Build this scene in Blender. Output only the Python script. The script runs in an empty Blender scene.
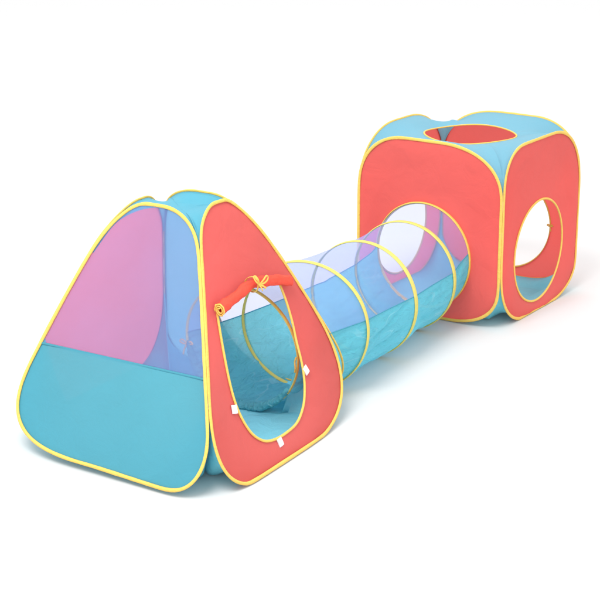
import bpy, bmesh, math, random
import numpy as np
from mathutils import Vector, Matrix, noise
random.seed(4)
S = bpy.context.scene
COL = S.collection
PI = math.pi

# ------------------------------------------------------------------ camera
cd = bpy.data.cameras.new('camera'); cam = bpy.data.objects.new('camera', cd); COL.objects.link(cam)
yaw, pit, rol = 0.6188, -0.3111, -0.004
fw = Vector((math.cos(pit)*math.cos(yaw), math.cos(pit)*math.sin(yaw), math.sin(pit)))
rt = Vector((math.sin(yaw), -math.cos(yaw), 0)); up = rt.cross(fw)
r2 = rt*math.cos(rol) + up*math.sin(rol); u2 = -rt*math.sin(rol) + up*math.cos(rol)
M = Matrix((r2, u2, -fw)).transposed().to_4x4(); M.translation = Vector((-6.1471, -3.3911, 2.2241))
cam.matrix_world = M
cd.sensor_width = 36; cd.lens = 1520.85/600*36; cd.clip_start = .05; cd.clip_end = 500
S.camera = cam

# ------------------------------------------------------------------ light
w = bpy.data.worlds.new('World'); S.world = w; w.use_nodes = True
bg = w.node_tree.nodes['Background']; bg.inputs[0].default_value = (1, 1, 1, 1); bg.inputs[1].default_value = 1.12
S.view_settings.view_transform = 'Standard'; S.view_settings.look = 'None'
S.view_settings.exposure = .48; S.view_settings.gamma = 1
S.render.resolution_x = S.render.resolution_y = 1024

def area(name, loc, target, size, power):
    l = bpy.data.lights.new(name, 'AREA'); l.shape = 'DISK'; l.size = size; l.energy = power
    o = bpy.data.objects.new(name, l); COL.objects.link(o); o.location = loc
    o.rotation_euler = (Vector(target)-Vector(loc)).to_track_quat('-Z', 'Y').to_euler()
area('softbox_key', (-5.2, -.6, 6.6), (-1, 0, .3), 3.6, 280)

# ------------------------------------------------------------------ materials
def mat(name):
    m = bpy.data.materials.new(name); m.use_nodes = True
    nt = m.node_tree; nt.nodes.clear()
    out = nt.nodes.new('ShaderNodeOutputMaterial')
    return m, nt, out
def node(nt, t, **kw):
    n = nt.nodes.new(t)
    for k, v in kw.items():
        if hasattr(n, k): setattr(n, k, v)
        else: n.inputs[k].default_value = v
    return n
def fabric(name, col, transl=.28, clear=.05, rough=.5, wrinkle=.25, scale=9, stretch=(1, 1, 1), var=.06, crease_glint=0):
    m, nt, out = mat(name); L = nt.links.new
    tc = node(nt, 'ShaderNodeTexCoord')
    mp = node(nt, 'ShaderNodeMapping'); mp.inputs['Scale'].default_value = stretch; L(tc.outputs['Object'], mp.inputs[0])
    n1 = node(nt, 'ShaderNodeTexNoise'); n1.inputs['Scale'].default_value = scale; n1.inputs['Detail'].default_value = 5; n1.inputs['Distortion'].default_value = .8
    L(mp.outputs[0], n1.inputs[0])
    n2 = node(nt, 'ShaderNodeTexNoise'); n2.inputs['Scale'].default_value = 420; n2.inputs['Detail'].default_value = 1
    L(tc.outputs['Object'], n2.inputs[0])
    n3 = node(nt, 'ShaderNodeTexNoise'); n3.inputs['Scale'].default_value = 2.2; n3.inputs['Detail'].default_value = 3
    L(tc.outputs['Object'], n3.inputs[0])
    b1 = node(nt, 'ShaderNodeBump'); b1.inputs['Strength'].default_value = wrinkle; b1.inputs['Distance'].default_value = .02
    L(n1.outputs[0], b1.inputs['Height'])
    b2 = node(nt, 'ShaderNodeBump'); b2.inputs['Strength'].default_value = .12; b2.inputs['Distance'].default_value = .002
    L(n2.outputs[0], b2.inputs['Height']); L(b1.outputs[0], b2.inputs['Normal'])
    # dye variation
    mr = node(nt, 'ShaderNodeMapRange'); mr.inputs[3].default_value = 1-var; mr.inputs[4].default_value = 1+var*.6
    L(n3.outputs[0], mr.inputs[0])
    mx = node(nt, 'ShaderNodeMix', data_type='RGBA', blend_type='MULTIPLY'); mx.inputs[0].default_value = 1
    mx.inputs[6].default_value = (*col, 1); L(mr.outputs[0], mx.inputs[7])
    if crease_glint:      # pale fold lines: highlights on the creases painted into the cloth colour
        m2 = node(nt, 'ShaderNodeMapping'); m2.inputs['Scale'].default_value = (2.2, 9, 9); m2.inputs['Rotation'].default_value = (.5, .9, .6)
        vo = node(nt, 'ShaderNodeTexNoise'); vo.inputs['Scale'].default_value = 1.3; vo.inputs['Detail'].default_value = 1.5
        L(tc.outputs['Object'], m2.inputs[0]); L(m2.outputs[0], vo.inputs['Vector'])
        ds = node(nt, 'ShaderNodeMath', operation='COMPARE'); ds.inputs[1].default_value = .5; ds.inputs[2].default_value = .010
        L(vo.outputs[0], ds.inputs[0])
        r2_ = node(nt, 'ShaderNodeMath', operation='MULTIPLY'); r2_.inputs[1].default_value = crease_glint; L(ds.outputs[0], r2_.inputs[0])
        n5 = node(nt, 'ShaderNodeTexNoise'); n5.inputs['Scale'].default_value = 6; L(tc.outputs['Object'], n5.inputs[0])
        r3 = node(nt, 'ShaderNodeMapRange'); r3.inputs[1].default_value = .42; r3.inputs[2].default_value = .62; L(n5.outputs[0], r3.inputs[0])
        mu = node(nt, 'ShaderNodeMath', operation='MULTIPLY'); L(r2_.outputs[0], mu.inputs[0]); L(r3.outputs[0], mu.inputs[1])
        m3 = node(nt, 'ShaderNodeMix', data_type='RGBA'); m3.inputs[7].default_value = (.62, .86, .90, 1)
        L(mu.outputs[0], m3.inputs[0]); L(mx.outputs[2], m3.inputs[6]); mx = m3
    p = node(nt, 'ShaderNodeBsdfPrincipled'); p.inputs['Roughness'].default_value = rough
    p.inputs['Specular IOR Level'].default_value = .10
    L(mx.outputs[2], p.inputs['Base Color']); L(b2.outputs[0], p.inputs['Normal'])
    t = node(nt, 'ShaderNodeBsdfTranslucent'); L(mx.outputs[2], t.inputs[0]); L(b2.outputs[0], t.inputs['Normal'])
    s1 = node(nt, 'ShaderNodeMixShader'); s1.inputs[0].default_value = transl; L(p.outputs[0], s1.inputs[1]); L(t.outputs[0], s1.inputs[2])
    last = s1
    if clear > 0:
        tr = node(nt, 'ShaderNodeBsdfTransparent')
        s2 = node(nt, 'ShaderNodeMixShader'); s2.inputs[0].default_value = clear; L(s1.outputs[0], s2.inputs[1]); L(tr.outputs[0], s2.inputs[2]); last = s2
    L(last.outputs[0], out.inputs[0])
    return m
def netting(name, col, cover):
    m, nt, out = mat(name); L = nt.links.new
    tc = node(nt, 'ShaderNodeTexCoord')
    n3 = node(nt, 'ShaderNodeTexNoise'); n3.inputs['Scale'].default_value = 5; n3.inputs['Detail'].default_value = 3
    L(tc.outputs['Object'], n3.inputs[0])
    mr = node(nt, 'ShaderNodeMapRange'); mr.inputs[3].default_value = cover-.05; mr.inputs[4].default_value = cover+.05
    L(n3.outputs[0], mr.inputs[0])
    d = node(nt, 'ShaderNodeBsdfDiffuse'); d.inputs[0].default_value = (*col, 1)
    t = node(nt, 'ShaderNodeBsdfTranslucent'); t.inputs[0].default_value = (*col, 1)
    s = node(nt, 'ShaderNodeMixShader'); s.inputs[0].default_value = .45; L(d.outputs[0], s.inputs[1]); L(t.outputs[0], s.inputs[2])
    tr = node(nt, 'ShaderNodeBsdfTransparent')
    s2 = node(nt, 'ShaderNodeMixShader'); L(mr.outputs[0], s2.inputs[0]); L(tr.outputs[0], s2.inputs[1]); L(s.outputs[0], s2.inputs[2])
    L(s2.outputs[0], out.inputs[0])
    return m
RED = fabric('red_nylon', (.87, .153, .134), transl=.47, clear=0, var=.09, wrinkle=.32)
ROLL = fabric('orange_red_nylon', (.88, .10, .062), transl=.2, clear=0, wrinkle=.5, scale=24)
TEAL = fabric('turquoise_nylon', (.132, .48, .58), transl=.55, clear=.02, var=.09)
ROOF = fabric('turquoise_roof_nylon', (.11, .41, .53), transl=.3, clear=.04)
PALE = fabric('pale_blue_roof_nylon', (.165, .46, .59), transl=.3, clear=.04)
TEALB = fabric('turquoise_crinkled_nylon', (.165, .60, .70), transl=.47, clear=.05, crease_glint=.22, wrinkle=1.0, scale=20, stretch=(.7, 1.5, 1.5))
FLOOR = fabric('blue_floor_nylon', (.20, .65, .77), transl=.12, clear=0, wrinkle=.45, scale=12)
NET = netting('lilac_netting', (.37, .46, .95), .38)
YEL = fabric('yellow_binding', (.83, .55, .125), transl=.1, clear=0, wrinkle=.3, scale=60, var=.12)
YELP = fabric('pale_yellow_hoop_sleeve', (.82, .70, .19), transl=.25, clear=0, wrinkle=.3, scale=40, var=.12)
WHITE = fabric('white_velcro', (.86, .82, .86), transl=.05, clear=0, wrinkle=.4, scale=300)
m, nt, out = mat('white_studio_sheet')
p = node(nt, 'ShaderNodeBsdfPrincipled'); p.inputs['Base Color'].default_value = (.615, .615, .615, 1); p.inputs['Roughness'].default_value = .8
p.inputs['Specular IOR Level'].default_value = .1
nt.links.new(p.outputs[0], out.inputs[0]); SHEET = m

# ------------------------------------------------------------------ mesh helpers
def build(name, verts, faces, material, parent=None, smooth=True, sub=0, thick=0):
    me = bpy.data.meshes.new(name); me.from_pydata([tuple(v) for v in verts], [], faces); me.validate()
    bm = bmesh.new(); bm.from_mesh(me); bmesh.ops.remove_doubles(bm, verts=bm.verts, dist=1e-6)
    bmesh.ops.recalc_face_normals(bm, faces=bm.faces); bm.to_mesh(me); bm.free()
    for f in me.polygons: f.use_smooth = smooth
    me.materials.append(material)
    o = bpy.data.objects.new(name, me); COL.objects.link(o)
    if parent is not None:
        o.parent = parent; o.matrix_parent_inverse = parent.matrix_world.inverted()
    return o
def empty(name, loc, label, cat):
    o = bpy.data.objects.new(name, None); COL.objects.link(o); o.location = loc
    o.empty_display_size = .1; o['label'] = label; o['category'] = cat
    bpy.context.view_layer.update()
    return o
class MB:
    def __init__(s): s.v = []; s.f = []
    def grid(s, rows, closed=False):
        b = len(s.v); n = len(rows[0])
        for r in rows: s.v += r
        for i in range(len(rows)-1):
            for j in range(n if closed else n-1):
                k = (j+1) % n
                s.f.append((b+i*n+j, b+i*n+k, b+(i+1)*n+k, b+(i+1)*n+j))
        return b
    def tube(s, pts, ra, rb=None, nrm=None, closed=False, seg=10, cap=True, jit=0):
        """tube along pts; ra = half width across nrm, rb = half thickness along nrm(i)"""
        rb = ra if rb is None else rb; n = len(pts); rows = []
        prev = None
        for i, p in enumerate(pts):
            a = pts[(i-1) % n] if (closed or i > 0) else p; c = pts[(i+1) % n] if (closed or i < n-1) else p
            t = (c-a).normalized()
            N = (nrm(i) if nrm else (prev if prev is not None else (Vector((0, 0, 1)) if abs(t.z) < .9 else Vector((1, 0, 0)))))
            N = (N - t*N.dot(t)).normalized(); prev = N; B = t.cross(N)
            A = ra(i/n) if callable(ra) else ra; Bb = rb(i/n) if callable(rb) else rb
            k = 1 + (jit*noise.noise(p*22) if jit else 0)
            rows.append([p + B*(A*k*math.cos(2*PI*q/seg)) + N*(Bb*k*math.sin(2*PI*q/seg)) for q in range(seg)])
        if closed: rows.append(rows[0])
        b = s.grid(rows, True)
        if cap and not closed:
            s.f.append(tuple(b+q for q in range(seg))); s.f.append(tuple(b+(len(rows)-1)*seg+q for q in range(seg)))
    def obj(s, name, material, parent=None, smooth=True): return build(name, s.v, s.f, material, parent, smooth)
def catmull(pts, n, closed=False):
    out = []; N = len(pts); last = N if closed else N-1
    P = (lambda i: pts[i % N]) if closed else (lambda i: pts[min(max(i, 0), N-1)])
    for i in range(last):
        for k in range(n):
            t = k/n; a, b, c, d = P(i-1), P(i), P(i+1), P(i+2)
            out.append(tuple(.5*(2*b[q]+(c[q]-a[q])*t+(2*a[q]-5*b[q]+4*c[q]-d[q])*t*t+(3*b[q]-a[q]-3*c[q]+d[q])*t**3) for q in range(len(b))))
    if not closed: out.append(tuple(pts[-1]))
    return out

def outline(tl, tr, bl, br, tb, bb, n=26):
    """closed rounded outline in (u,v), both -1..1, from the right side upwards, counter-clockwise"""
    o = []
    for (rx, ry, p), sx, sy, rev in ((tr, 1, 1, 0), (tl, -1, 1, 1), (bl, -1, -1, 0), (br, 1, -1, 1)):
        q = []
        for i in range(n):
            t = i/(n-1)*PI/2; c = max(math.cos(t), 0); s = math.sin(t)
            q.append((sx*(1-rx+rx*c**(2/p)), sy*(1-ry+ry*s**(2/p))))
        o += q[::-1] if rev else q
    r = []
    for x, y in o:
        wv = min(abs(y), 1)**2*(1-x*x)
        r.append((x, (y + (tb*wv if y > 0 else -bb*wv))))
    # even spacing by arc length
    L = [0]
    for i in range(len(r)):
        a, b = r[i], r[(i+1) % len(r)]; L.append(L[-1]+math.hypot(a[0]-b[0], a[1]-b[1]))
    N = 176; res = []; j = 0
    for k in range(N):
        s = L[-1]*k/N
        while L[j+1] < s: j += 1
        t = (s-L[j])/max(L[j+1]-L[j], 1e-9); a, b = r[j], r[(j+1) % len(r)]
        res.append((a[0]+(b[0]-a[0])*t, (a[1]+(b[1]-a[1])*t)))
    for _ in range(5):
        res = [((res[i-1][0]+2*res[i][0]+res[(i+1) % N][0])/4, (res[i-1][1]+2*res[i][1]+res[(i+1) % N][1])/4) for i in range(N)]
    return [(x, (y+1)/2) for x, y in res]            # v in 0..1

class Face:
    """a side of a shelter; pt(u, v, off): u across (right seen from outside), v up, off outwards in metres"""
    def __init__(s, fn, half, loop): s.fn = fn; s.half = half; s.src = loop; s.loop = [(u*(1-.0038/half(v)), v) for u, v in loop]
    def raw(s, u, v):
        p = Vector(s.fn(u, v)); p.z = max(p.z, .0085); return p
    def normal(s, u, v):
        v = min(max(v, .05), .95)
        a = Vector(s.fn(u+.01, v))-Vector(s.fn(u-.01, v)); b = Vector(s.fn(u, v+.01))-Vector(s.fn(u, v-.01))
        return a.cross(b).normalized()
    def pt(s, u, v, off=0): return s.raw(u, v) + s.normal(u, v)*off
    def xrange(s, v):
        xs = []
        n = len(s.loop)
        for i in range(n):
            a, b = s.loop[i], s.loop[(i+1) % n]
            if (a[1]-v)*(b[1]-v) <= 0 and a[1] != b[1]:
                xs.append(a[0]+(b[0]-a[0])*(v-a[1])/(b[1]-a[1]))
        return (min(xs), max(xs)) if xs else None
def wob(p, amp, sc=3.0): return amp*(noise.noise(p*sc)+.45*noise.noise(p*sc*2.7+Vector((3, 1, 7))))
def row_panel(face, lo, hi, nr=46, nc=44, bulge=.0, amp=.006):
    """fabric between the curves v=lo(u), v=hi(u), trimmed by the outline"""
    vs = [p[1] for p in face.loop]; vmin, vmax = min(vs)+1e-4, max(vs)-1e-4
    rows = []
    for i in range(nr+1):
        t = .5-.5*math.cos(PI*i/nr); row = []
        a = vmin if lo is None else lo; b = vmax if hi is None else hi
        v = a+(b-a)*t; x0, x1 = face.xrange(v)
        for j in range(nc+1):
            xi = -1+2*j/nc; u = (x0+x1)/2+(x1-x0)/2*xi
            prof = (1-xi**4)*(1-(2*(v-vmin)/(vmax-vmin)-1)**4)
            p = face.raw(u, v)
            ed = (abs(xi)**8)*(1-abs(xi)**24); row.append(face.pt(u, v, prof*(bulge+wob(p, amp))+.0030*ed*noise.noise(p*26)))
        rows.append(row)
    m = MB(); m.grid(rows); return m
def ray_loop(loop, c, ang):
    d = (math.cos(ang), math.sin(ang)); best = None; n = len(loop)
    for i in range(n):
        a, b = loop[i], loop[(i+1) % n]
        ax, ay = a[0]-c[0], a[1]-c[1]; ex, ey = b[0]-a[0], b[1]-a[1]
        den = d[0]*ey-d[1]*ex
        if abs(den) < 1e-12: continue
        t = (ax*ey-ay*ex)/den; s = (ax*d[1]-ay*d[0])/den
        if -1e-6 <= s <= 1+1e-6 and t > 0 and (best is None or t > best): best = t
    return (c[0]+d[0]*best, c[1]+d[1]*best)
def hole_panel(face, hole, c, nr=16, bulge=0, amp=.006, asp=1):
    """fabric between the outline and a hole loop [(u,v)] that is star-shaped about c"""
    loop = face.loop
    outer = loop; inner = []
    for u, v in outer:
        ang = math.atan2(v-c[1], u-c[0]); inner.append(ray_loop(hole, c, ang))
    rows = []
    for i in range(nr+1):
        t = i/nr; row = []
        for a, b in zip(inner, outer):
            u, v = a[0]+(b[0]-a[0])*t, a[1]+(b[1]-a[1])*t; p = face.raw(u, v)
            row.append(face.pt(u, v, (1-t**4)*(bulge*t + wob(p, amp))*min(1, .35+t*3) + .0030*(t**5)*(1-t**16)*2*noise.noise(p*26)))
        rows.append(row)
    m = MB(); m.grid(rows, True); return m
def hoop(face, parent, ra=.0074, rb=.004):
    pts = [face.pt(u, v, .0045) for u, v in face.loop]
    m = MB(); m.tube(pts, ra, rb, nrm=lambda i: face.normal(*face.loop[i]), closed=True, seg=10, jit=.14)
    return m.obj('frame_hoop', YEL, parent)
def side(face, sgn):
    vs = [v for u, v in face.src if u*sgn > .997]
    return min(vs), max(vs)
def arch(face, vl, vr, top=True):
    """points of the outline above (below) the heights vl, vr, from left to right"""
    def ok(q):
        v0 = vl if q[0] < 0 else vr
        return q[1] >= v0 if top else q[1] <= v0
    n0 = len(face.loop); k = [ok(q) for q in face.loop]
    st = [i for i in range(n0) if k[i] and not k[i-1]][0]
    seq = []; i = st
    while k[i % n0] and len(seq) < n0: seq.append(face.loop[i % n0]); i += 1
    if seq[0][0] > seq[-1][0]: seq = seq[::-1]
    return [face.pt(u, v) for u, v in seq]
def ring_of(faces, top):
    """faces in order to the right; each corner sits where either outline leaves the shared edge"""
    n = len(faces); cv = []
    for i in range(n):                                # corner between faces[i] (right end) and faces[i+1] (left end)
        a = side(faces[i], 1); b = side(faces[(i+1) % n], -1)
        cv.append(min(a[1], b[1])-.012 if top else max(a[0], b[0])+.01)
    loop = []
    for i in range(n): loop += arch(faces[i], cv[i-1], cv[i], top)
    return loop
def membrane(loop, inner, nr=24, amp=.004, zmin=None, free=False, pin=None, lift=0, cap=False, ceil=None):
    """taut sheet between a closed loop and an inner loop; heights relaxed like a soap film (free: the inner loop floats)"""
    n = len(loop); T = np.linspace(0, 1, nr+1)[:, None, None]
    A = np.array([tuple(p) for p in inner]); B = np.array([tuple(p) for p in loop])
    P = A[None]*(1-T)+B[None]*T
    z = P[:, :, 2].copy()
    dr = np.linalg.norm((B-A)[:, :2], axis=1)/nr; wr = 1/np.maximum(dr, 1e-4)**2
    d = np.linalg.norm((np.roll(P, -1, 1)-P)[:, :, :2], axis=2); d = np.maximum(d, .002)
    wa = 1/d**2; wb = 1/np.roll(d, 1, 1)**2
    for it in range(2500):
        zn = (wr*(z[2:]+z[:-2])+wa[1:-1]*np.roll(z[1:-1], -1, 1)+wb[1:-1]*np.roll(z[1:-1], 1, 1))/(2*wr+wa[1:-1]+wb[1:-1])
        z[1:-1] = zn
        if free: z[0] = z[1].mean()
        if pin is not None: z[1:-1] = np.where(T[1:-1, :, 0] < pin[0], pin[1], z[1:-1])
    lf = (dr/dr.max())**1.6
    for _ in range(14): lf = (np.roll(lf, 1)+2*lf+np.roll(lf, -1))/4
    rows = []
    for i in range(nr+1):
        t = i/nr; row = []
        for j in range(n):
            p = Vector((P[i, j, 0], P[i, j, 1], z[i, j])); k = (1-t**3)*min(1, 2.5*t)
            p.z += k*wob(p, amp, 4) + lift*math.sin(PI*t)*float(lf[j])
            if zmin is not None: p.z = max(p.z, zmin)
            if ceil is not None and i < nr: p.z = min(p.z, ceil(p))
            row.append(p)
        rows.append(row)
    m = MB(); m.grid(rows, True)
    if cap:
        m.v.append(sum((Vector(tuple(a)) for a in A), Vector())/n); q = len(m.v)-1
        m.f += [(q, j, (j+1) % n) for j in range(n)]
    return m

# ------------------------------------------------------------------ ground
g = MB(); R0 = 70
g.v = [Vector((-R0, -R0, 0)), Vector((R0, -R0, 0)), Vector((R0, R0, 0)), Vector((-R0, R0, 0))]; g.f = [(0, 1, 2, 3)]
go = g.obj('ground', SHEET); go['kind'] = 'structure'; go['label'] = 'seamless white studio sheet under the play tents'; go['category'] = 'ground'

# ------------------------------------------------------------------ pop-up cube
W, W2, H = .75, .769, .8239
cube = empty('pop_up_cube', (0, 0, 0), 'red cube play tent with round holes and turquoise top, at far end of tunnel', 'play tent')
oL = outline((.669, .612, 2.215), (.855, .534, 2.189), (.763, .55, 2.2), (.746, .446, 2.215), -.003, -.026)
oR = outline((.455, .449, 2.245), (.794, .729, 2.16), (.693, .665, 2.211), (.829, .369, 2.191), 0, -.002)
oK = outline((.86, .60, 2.1), (.82, .72, 2.15), (.693, .665, 2.211), (.829, .369, 2.191), -.004, -.002)
CF = {
 'L': Face(lambda u, v: (-W2/2, -u*W/2, v*H), lambda v: W/2, oL),
 'R': Face(lambda u, v: (u*W2/2, -W/2, v*H), lambda v: W2/2, oR),
 'B': Face(lambda u, v: (W2/2, u*W/2, v*H), lambda v: W/2, oL),
 'K': Face(lambda u, v: (-u*W2/2, W/2, v*H), lambda v: W2/2, oK)}
def circ(cu, cz, r, hu, hh, n=120): return [(cu+r/hu*math.cos(2*PI*i/n), (cz+r*math.sin(2*PI*i/n))/hh) for i in range(n)]
holes = {'L': circ(-.02/(W/2), .2925, .243, W/2, H), 'R': circ(-.016/(W2/2), .2933, .2398, W2/2, H),
         'B': circ(0, .29, .236, W/2, H), 'K': circ(0, .29, .236, W2/2, H)}
ctr = {'L': (-.05, .355), 'R': (-.042, .356), 'B': (0, .352), 'K': (0, .352)}
for k in 'LRBK':
    f = CF[k]; h = holes[k]
    pan = hole_panel(f, h, ctr[k], bulge=.020, amp=.010).obj('wall_panel', RED, cube)
    m = MB(); m.tube([f.pt(u, v, .002) for u, v in h], .0052, .004, nrm=lambda i: f.normal(*h[i]), closed=True, seg=8, jit=.08)
    m.obj('hole_binding', YEL, pan)
    hoop(f, cube)
loop = ring_of([CF[k] for k in 'LRBK'], True)
n = len(loop); inner = []
for p in loop:
    a = math.atan2(p.y-.007, p.x+.004)
    inner.append(Vector((-.004+.214*math.cos(a), .007+.214*math.sin(a), .7877+.004*math.sin(3*a+1))))
roof = membrane(loop, inner, amp=.004, lift=.036).obj('roof_panel', PALE, cube)
m = MB(); rim = [Vector((-.004+.214*math.cos(2*PI*i/120), .007+.214*math.sin(2*PI*i/120), .789+.004*math.sin(3*2*PI*i/120+1))) for i in range(120)]
m.tube(rim, .004, .0035, nrm=lambda i: Vector((0, 0, 1)), closed=True, seg=8, jit=.08); m.obj('hole_binding', YEL, roof)
def floor_panel(faces, c, parent, pin=.72):
    lp = ring_of(faces, False)
    for p in lp:
        k = max(0, 1-p.z/.06); p.x = c[0]+(p.x-c[0])*(1-.02*k); p.y = c[1]+(p.y-c[1])*(1-.02*k); p.z += .010*k
    inn = [Vector((c[0]+(p.x-c[0])*.04, c[1]+(p.y-c[1])*.04, .006)) for p in lp]
    return membrane(lp, inn, nr=30, amp=.004, zmin=.004, pin=(pin, .006), cap=True).obj('floor_panel', FLOOR, parent)
floor_panel([CF[k] for k in 'LRBK'], (0, 0), cube)

# ------------------------------------------------------------------ pyramid tent
TX, TY, TW = -2.013, .0878, .064
tent = empty('pop_up_tent', (TX, TY, 0), 'pyramid play tent with red door, netting window and rolled up flap, nearest the viewer', 'play tent')
tL = outline((.697, .412, 2.565), (.995, .264, 2.398), (.983, .774, 2.4555), (.368, .491, 1.795), .0087, -.066)
tR = outline((.907, .193, 2.2455), (.582, .364, 2.426), (.516, .690, 2.243), (.995, 1.1, 2.363), .0252, .0074)
tB = outline((.697, .412, 2.565), (.995, .264, 2.398), (.983, .774, 2.4555), (.42, .42, 2.1), .0087, 0)
tK = outline((.85, .42, 1.9), (.9, .35, 1.9), (.34, .85, 1.8), (.8, .95, 2.25), -.045, .0074)
H2 = .8767
def hw(v):
    bw = .0059*4*v*(1-v)-.0604*v*(1-v)*(1-2*v)
    return .564+(.1219-.564)*v+bw, .5188+(.1639-.5188)*v+bw          # half depth, half width
def tf(kind):
    def fn(u, v):
        hx, hy = hw(v); z = v*H2
        x, y = {'L': (-hx, -u*hy), 'R': (u*hx, -hy), 'B': (hx, u*hy), 'K': (-u*hx, hy)}[kind]
        c, s = math.cos(TW), math.sin(TW)
        return (x*c-y*s+TX, x*s+y*c+TY, z)
    return fn
hxm = lambda v: hw(v)[0]; hym = lambda v: hw(v)[1]
TF = {'L': Face(tf('L'), hym, tL), 'R': Face(tf('R'), hxm, tR), 'B': Face(tf('B'), hym, tB), 'K': Face(tf('K'), hxm, tK)}
# near side: netting above, fabric below
f = TF['L']
row_panel(f, None, .426, bulge=.012, amp=.010).obj('lower_panel', TEAL, tent)
row_panel(f, .426, None, bulge=.004, amp=.005).obj('netting_window', NET, tent)
m = MB(); x0, x1 = f.xrange(.426)
m.tube([f.pt(x0+(x1-x0)*i/60, .4255, .004+(1-(2*i/60-1)**4)*(.005+wob(f.raw(x0+(x1-x0)*i/60, .4255), .006)*.8)) for i in range(61)], .0045, .0018,
       nrm=lambda i: f.normal(0, .424), seg=6); m.obj('window_seam', TEAL, tent)
# door side
f = TF['R']
door = [(-.738, .64), (-.727, .58), (-.708, .497), (-.668, .365), (-.612, .268), (-.505, .172), (-.385, .119), (-.265, .099), (-.12, .0955), (.052, .108), (.193, .151),
        (.292, .207), (.36, .262), (.414, .325), (.462, .396), (.525, .462), (.60, .555), (.645, .632), (.40, .662), (.03, .676), (-.40, .655)]
dl = catmull([d for d in door[:18]], 6) + door[18:]
dpan = hole_panel(f, dl, (-.09, .40), bulge=.010, amp=.009, nr=20).obj('door_panel', RED, tent)
m = MB(); bl = dl[:len(dl)-3]
m.tube([f.pt(u, v, .003) for u, v in bl], .0052, .004, nrm=lambda i: f.normal(*bl[i]), seg=8, jit=.06); m.obj('door_binding', YEL, dpan)
for (u, v, rot) in ((-.665, .279, -.25), (-.205, .079, .1), (.405, .273, .35)):
    m = MB(); c = f.pt(u, v, .006); nn = f.normal(u, v); du = (f.pt(u+.01, v)-f.pt(u-.01, v)).normalized(); dv = nn.cross(du)
    a = du*math.cos(rot)+dv*math.sin(rot); b = nn.cross(a)
    rows = []
    for s, off in ((.75, -.004), (1, -.002), (1, .002), (.8, .0035)):
        rows.append([c+nn*off+a*(.0135*s*x)+b*(.0155*s*y) for x, y in ((-1, -1), (0, -1.06), (1, -1), (1.05, 0), (1, 1), (0, .95), (-1, 1), (-.95, 0))])
    bb = m.grid(rows, True); m.f.append(tuple(bb+24+i for i in range(8))); m.f.append(tuple(bb+i for i in range(8)))
    m.obj('velcro_tab', WHITE, dpan, smooth=False)
# the door flap, rolled up and tied
path = catmull([(-.785, .643), (-.62, .650), (-.43, .660), (-.20, .674), (-.01, .679), (.20, .671), (.41, .660), (.61, .645), (.74, .631), (.79, .624)], 6)
def rollr(t): return .0262-.004*math.exp(-((t-.44)/.06)**2)-.003*t+.0015*math.sin(t*23)
rows = []; turns = 2.4; NS = 64; ends = []
for i, (u, v) in enumerate(path):
    t = i/(len(path)-1); c = f.pt(u, v, .027)
    a, b = path[max(i-1, 0)], path[min(i+1, len(path)-1)]
    tg = (f.pt(*b)-f.pt(*a)).normalized(); N = f.normal(u, v); N = (N-tg*N.dot(tg)).normalized(); B = N.cross(tg)
    row = []
    for q in range(NS+1):
        s = q/NS; ph = .6+s*turns*2*PI; r = rollr(t)*(.28+.72*s)
        pq = c+N*(r*.92*math.cos(ph))+B*(r*math.sin(ph))
        rid = 1-2*abs(noise.noise(Vector((t*9+math.cos(ph)*.6, math.sin(ph)*1.4, math.cos(ph)*1.4))))
        pq = pq+(pq-c)*(.26*noise.noise(pq*12)+.16*rid*s+.16*noise.noise(pq*34)-.10)
        pq = pq-N*((pq-c).dot(N)*(.15+.30*t))
        row.append(pq)
    rows.append(row)
flap = MB(); flap.grid(rows); flap_o = flap.obj('door_flap', ROLL, tent); flap_o['label'] = 'red door flap rolled up above the opening'
m = MB(); m.tube(rows[0], .0035, .003, seg=6); m.obj('flap_binding', YEL, flap_o)
# ribbon bow round the roll
m = MB(); k = len(path)*44//100; c = f.pt(*path[k], .027); a, b = path[k-1], path[k+1]
tg = (f.pt(*b)-f.pt(*a)).normalized(); N = f.normal(*path[k]); B = N.cross(tg)
m.tube([c+N*(.0285*math.cos(t))+B*(.0285*math.sin(t))+tg*(.004*math.sin(2*t)) for t in [2*PI*i/28 for i in range(28)]], .0055, .0016, nrm=lambda i: (N*math.cos(2*PI*i/28)+B*math.sin(2*PI*i/28)), closed=True, seg=8)
kn = c+N*.030+B*-.008
def ribbon(m, pts, wd=.0036): m.tube([kn+tg*x+B*y+N*z for x, y, z in catmull(pts, 7)], wd, .0015, nrm=lambda i: N, seg=8)
ribbon(m, [(0, 0, 0), (.018, .013, .012), (.042, .022, .010), (.056, .016, .006), (.046, .006, .006), (.022, .001, .008), (0, 0, .002)])
ribbon(m, [(0, 0, 0), (-.010, .018, .010), (-.016, .034, .008), (-.024, .033, .004), (-.020, .014, .006), (0, 0, .002)])
ribbon(m, [(0, 0, 0), (.012, -.010, .008), (.020, -.018, .006), (.034, -.016, .0)])
ribbon(m, [(0, 0, 0), (-.004, -.012, .008), (.003, -.024, .004)])
m.tube([kn+tg*(.006*x) for x in (-1, -.4, .4, 1)], .006, .005, nrm=lambda i: N, seg=8); m.obj('ribbon_bow', YEL, flap_o)
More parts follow.
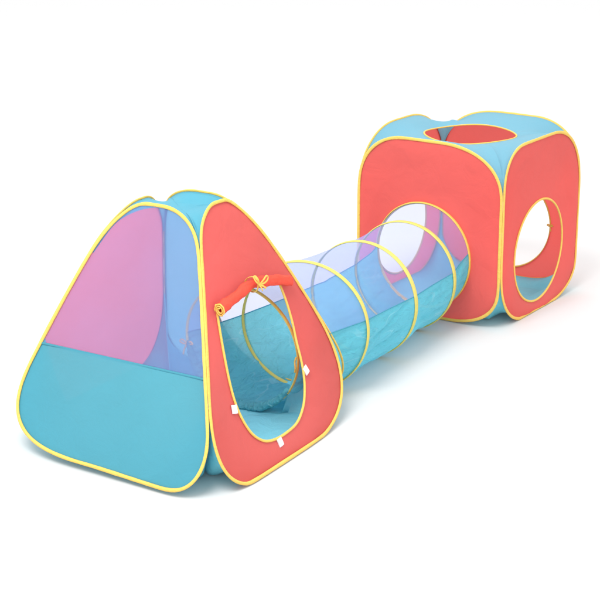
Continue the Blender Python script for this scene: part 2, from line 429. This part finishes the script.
# far sides
pk = row_panel(TF['K'], None, None, nr=60, bulge=.004, amp=.007).obj('back_panel', RED, tent)
f = TF['B']
cz = .276; yc = -.125
hb = []
for i in range(120):
    a = 2*PI*i/120; z = cz+.259*math.sin(a); v = z/H2; hx, hy = hw(v)
    yl = yc+.259*math.cos(a)
    hb.append((yl/hy, v))
hcen = (yc/hw(cz/H2)[1], cz/H2)
bpan = hole_panel(f, hb, hcen, bulge=.004, amp=.006).obj('tunnel_panel', TEAL, tent)
m = MB(); m.tube([f.pt(u, v, .002) for u, v in hb], .005, .004, nrm=lambda i: f.normal(*hb[i]), closed=True, seg=8); m.obj('hole_binding', YEL, bpan)
for k in 'LRBK': hoop(TF[k], tent, ra=.0068)
loop = ring_of([TF[k] for k in 'LRBK'], True)
cx = sum((p for p in loop), Vector())/len(loop); cx.z -= .0
def under(p):
    c, s = math.cos(TW), math.sin(TW); x, y = p.x-TX, p.y-TY; x, y = abs(x*c+y*s), abs(-x*s+y*c); a, b = .2, 1.0
    for _ in range(24):
        v = (a+b)/2; hx, hy = hw(v)
        if x <= hx-.006 and y <= hy-.006: a = v
        else: b = v
    return a*H2
inner = [cx+Vector((.055*math.cos(math.atan2(p.y-cx.y, p.x-cx.x)), .055*math.sin(math.atan2(p.y-cx.y, p.x-cx.x)), 0)) for p in loop]
for p in inner: p.z = .850
membrane(loop, inner, amp=.003, cap=True, lift=.004, ceil=under).obj('roof_panel', ROOF, tent)
floor_panel([TF[k] for k in 'LRBK'], (TX, TY), tent, pin=.79)

# ------------------------------------------------------------------ tunnel
tun = empty('play_tunnel', (-1.08, -.02, 0), 'crawl tunnel of netting over turquoise fabric with yellow hoops, between the tents', 'play tunnel')
#        x, y, R, yaw, tilt
RG = [(-1.7745, .0008, .2531, .0723, -.0605), (-1.4519, -.0711, .2640, .26, 0), (-.9827, -.0431, .2485, .0924, 0), (-.5847, -.0021, .2449, .0941, 0), (-.392, .0196, .2439, 0, 0)]
def rp(i, th, k=1.0):
    x, y, R, wv, tl = RG[i]
    h = Vector((-math.sin(wv), math.cos(wv), 0)); nv = Vector((math.cos(wv), math.sin(wv), 0)); upv = Vector((0, 0, 1))*math.cos(tl)+nv*math.sin(tl)
    zc = R+.004 if i < 4 else .2925
    # th measured from the near (-y) side over the top
    return Vector((x, y, zc)) - h*(R*k*math.cos(th)) + upv*(R*k*math.sin(th))
def tp(s, th):
    i = min(int(s), 3); t = s-i
    p = rp(i, th).lerp(rp(i+1, th), t)
    cz_ = rp(i, 0).lerp(rp(i+1, 0), t)
    ce = rp(i, 0).lerp(rp(i, PI), .5).lerp(rp(i+1, 0).lerp(rp(i+1, PI), .5), t)
    hmp = math.sin(PI*t)
    r = (p-ce)
    netk = .5+.5*math.sin(th) if math.sin(th) > 0 else .3
    r = r*(1-.035*hmp*netk)
    if math.sin(th) < .15:
        # crinkles of the slack base cloth, strongest on its floor and towards the hoops
        q = Vector((p.x*5, th*2.0, 0))
        rid = 1-abs(noise.noise(q*2.2+Vector((p.x*6+th*3, 0, 4))))*2
        am = (.017*hmp)*min(1, (.15-math.sin(th))*1.5)
        r = r*(1+am/.25*(noise.noise(q*1.3)*1.2+.55*rid*noise.noise(q*4)-.3))
        cr = max(0, 1-7*abs(noise.noise(Vector((p.x*1.7+th*.9, th*2.6-p.x*2.2, 5)))))
        r = r*(1-.042*hmp**.6*cr)
    else:
        r = r*(1+.010*hmp*noise.noise(Vector((p.x*3, th*1.2, 9))))
    o = ce+r
    o.z = max(o.z, .013+.011*min(1, max(0, (-1.46-o.x)/.1)))
    return o
TN, TFAR = .19, PI-.06
def strip(t0, t1, nt):
    rows = []
    for a in range(4*44+1):
        s = a/44; rows.append([tp(s, t0+(t1-t0)*j/nt) for j in range(nt+1)])
    m = MB(); m.grid(rows); return m
strip(TN, TFAR, 40).obj('netting_cover', NET, tun)
base = strip(TFAR, TN+2*PI, 120).obj('fabric_base', TEALB, tun)
def hoop_t(i, ra=.0105, rb=.0036, m_=YELP, k=1.009):
    N = 120; pts = [rp(i, 2*PI*j/N, k) for j in range(N)]
    for p in pts: p.z = max(p.z, .0055)
    ce = rp(i, 0).lerp(rp(i, PI), .5)
    m = MB(); m.tube(pts, ra, rb, nrm=lambda j: (pts[j]-ce).normalized(), closed=True, seg=10, jit=.05)
    return m.obj('hoop', m_, tun)
for i in range(5): hoop_t(i, m_=YEL if i == 4 else YELP, ra=.0145 if 0 < i < 4 else .009)
for th in (TN, TFAR):
    m = MB(); m.tube([tp(a/22, th)+Vector((0, 0, .001)) for a in range(89)], .003, .0018, seg=6); m.obj('seam', TEAL, tun)
# gathered hem hanging round the lower part of the mouth
rows = []
for a in range(181):
    a = a/2; th = PI*1.02+(PI*.80)*a/90; c = rp(0, th); ce = rp(0, 0).lerp(rp(0, PI), .5); rd = (c-ce).normalized()
    k = math.sin(PI*a/90)**.5; row = []
    for q in range(17):
        ph = 2*PI*q/16
        cr = 1+.35*noise.noise(Vector((th*22, math.cos(ph)*1.2, math.sin(ph)*1.2)))+.28*noise.noise(Vector((th*48, math.cos(ph)*2, math.sin(ph)*2+3)))
        row.append(c+Vector((-1, -.1, 0))*(.030*k*cr*math.cos(ph)+.006)+rd*(.017*(.4+.6*k)*cr*math.sin(ph)-.006))
    for p in row: p.z = max(p.z, .009)
    rows.append(row)
hm = MB(); hm.grid(rows); hm.obj('mouth_hem', TEALB, tun)
# ribbon ties on the mouth hoop
def tie(th, pts):
    m = MB(); o = rp(0, th, 1.0)
    for ps in pts: m.tube([o+Vector(p)*.8 for p in catmull(ps, 6)], .0033, .0011, nrm=lambda i: Vector((-.8, -.5, .2)), seg=6)
    m.obj('ribbon_tie', YEL, tun)
tie(.02, [[(-.012, -.002, .004), (-.016, .004, -.02), (-.018, .0, -.05), (-.014, .006, -.075)]])
tie(PI+.12, [[(-.01, 0, 0), (-.014, .028, .018), (-.014, .042, .006), (-.014, .02, -.002), (-.01, 0, 0)], [(-.01, 0, 0), (-.014, -.024, .016), (-.014, -.036, .004), (-.01, 0, 0)], [(-.01, 0, 0), (-.014, .016, -.03), (-.014, .024, -.06)], [(-.01, 0, 0), (-.014, -.012, -.035), (-.014, -.02, -.055)]])

# small ribbon knot on the far hole of the cube
m = MB(); f = CF['B']; o = f.pt(-.635, .36, -.006)
for ps in ([(0, 0, 0), (-.004, -.016, .016), (-.004, -.024, .006), (0, 0, 0)], [(0, 0, 0), (-.004, .014, .018), (-.004, .022, .008), (0, 0, 0)], [(0, 0, 0), (-.005, -.008, -.022), (-.004, -.012, -.036)]):
    m.tube([o+Vector(p)*.62 for p in catmull(ps, 6)], .003, .001, nrm=lambda i: Vector((-1, 0, 0)), seg=6)
m.obj('ribbon_tie', YEL, cube)
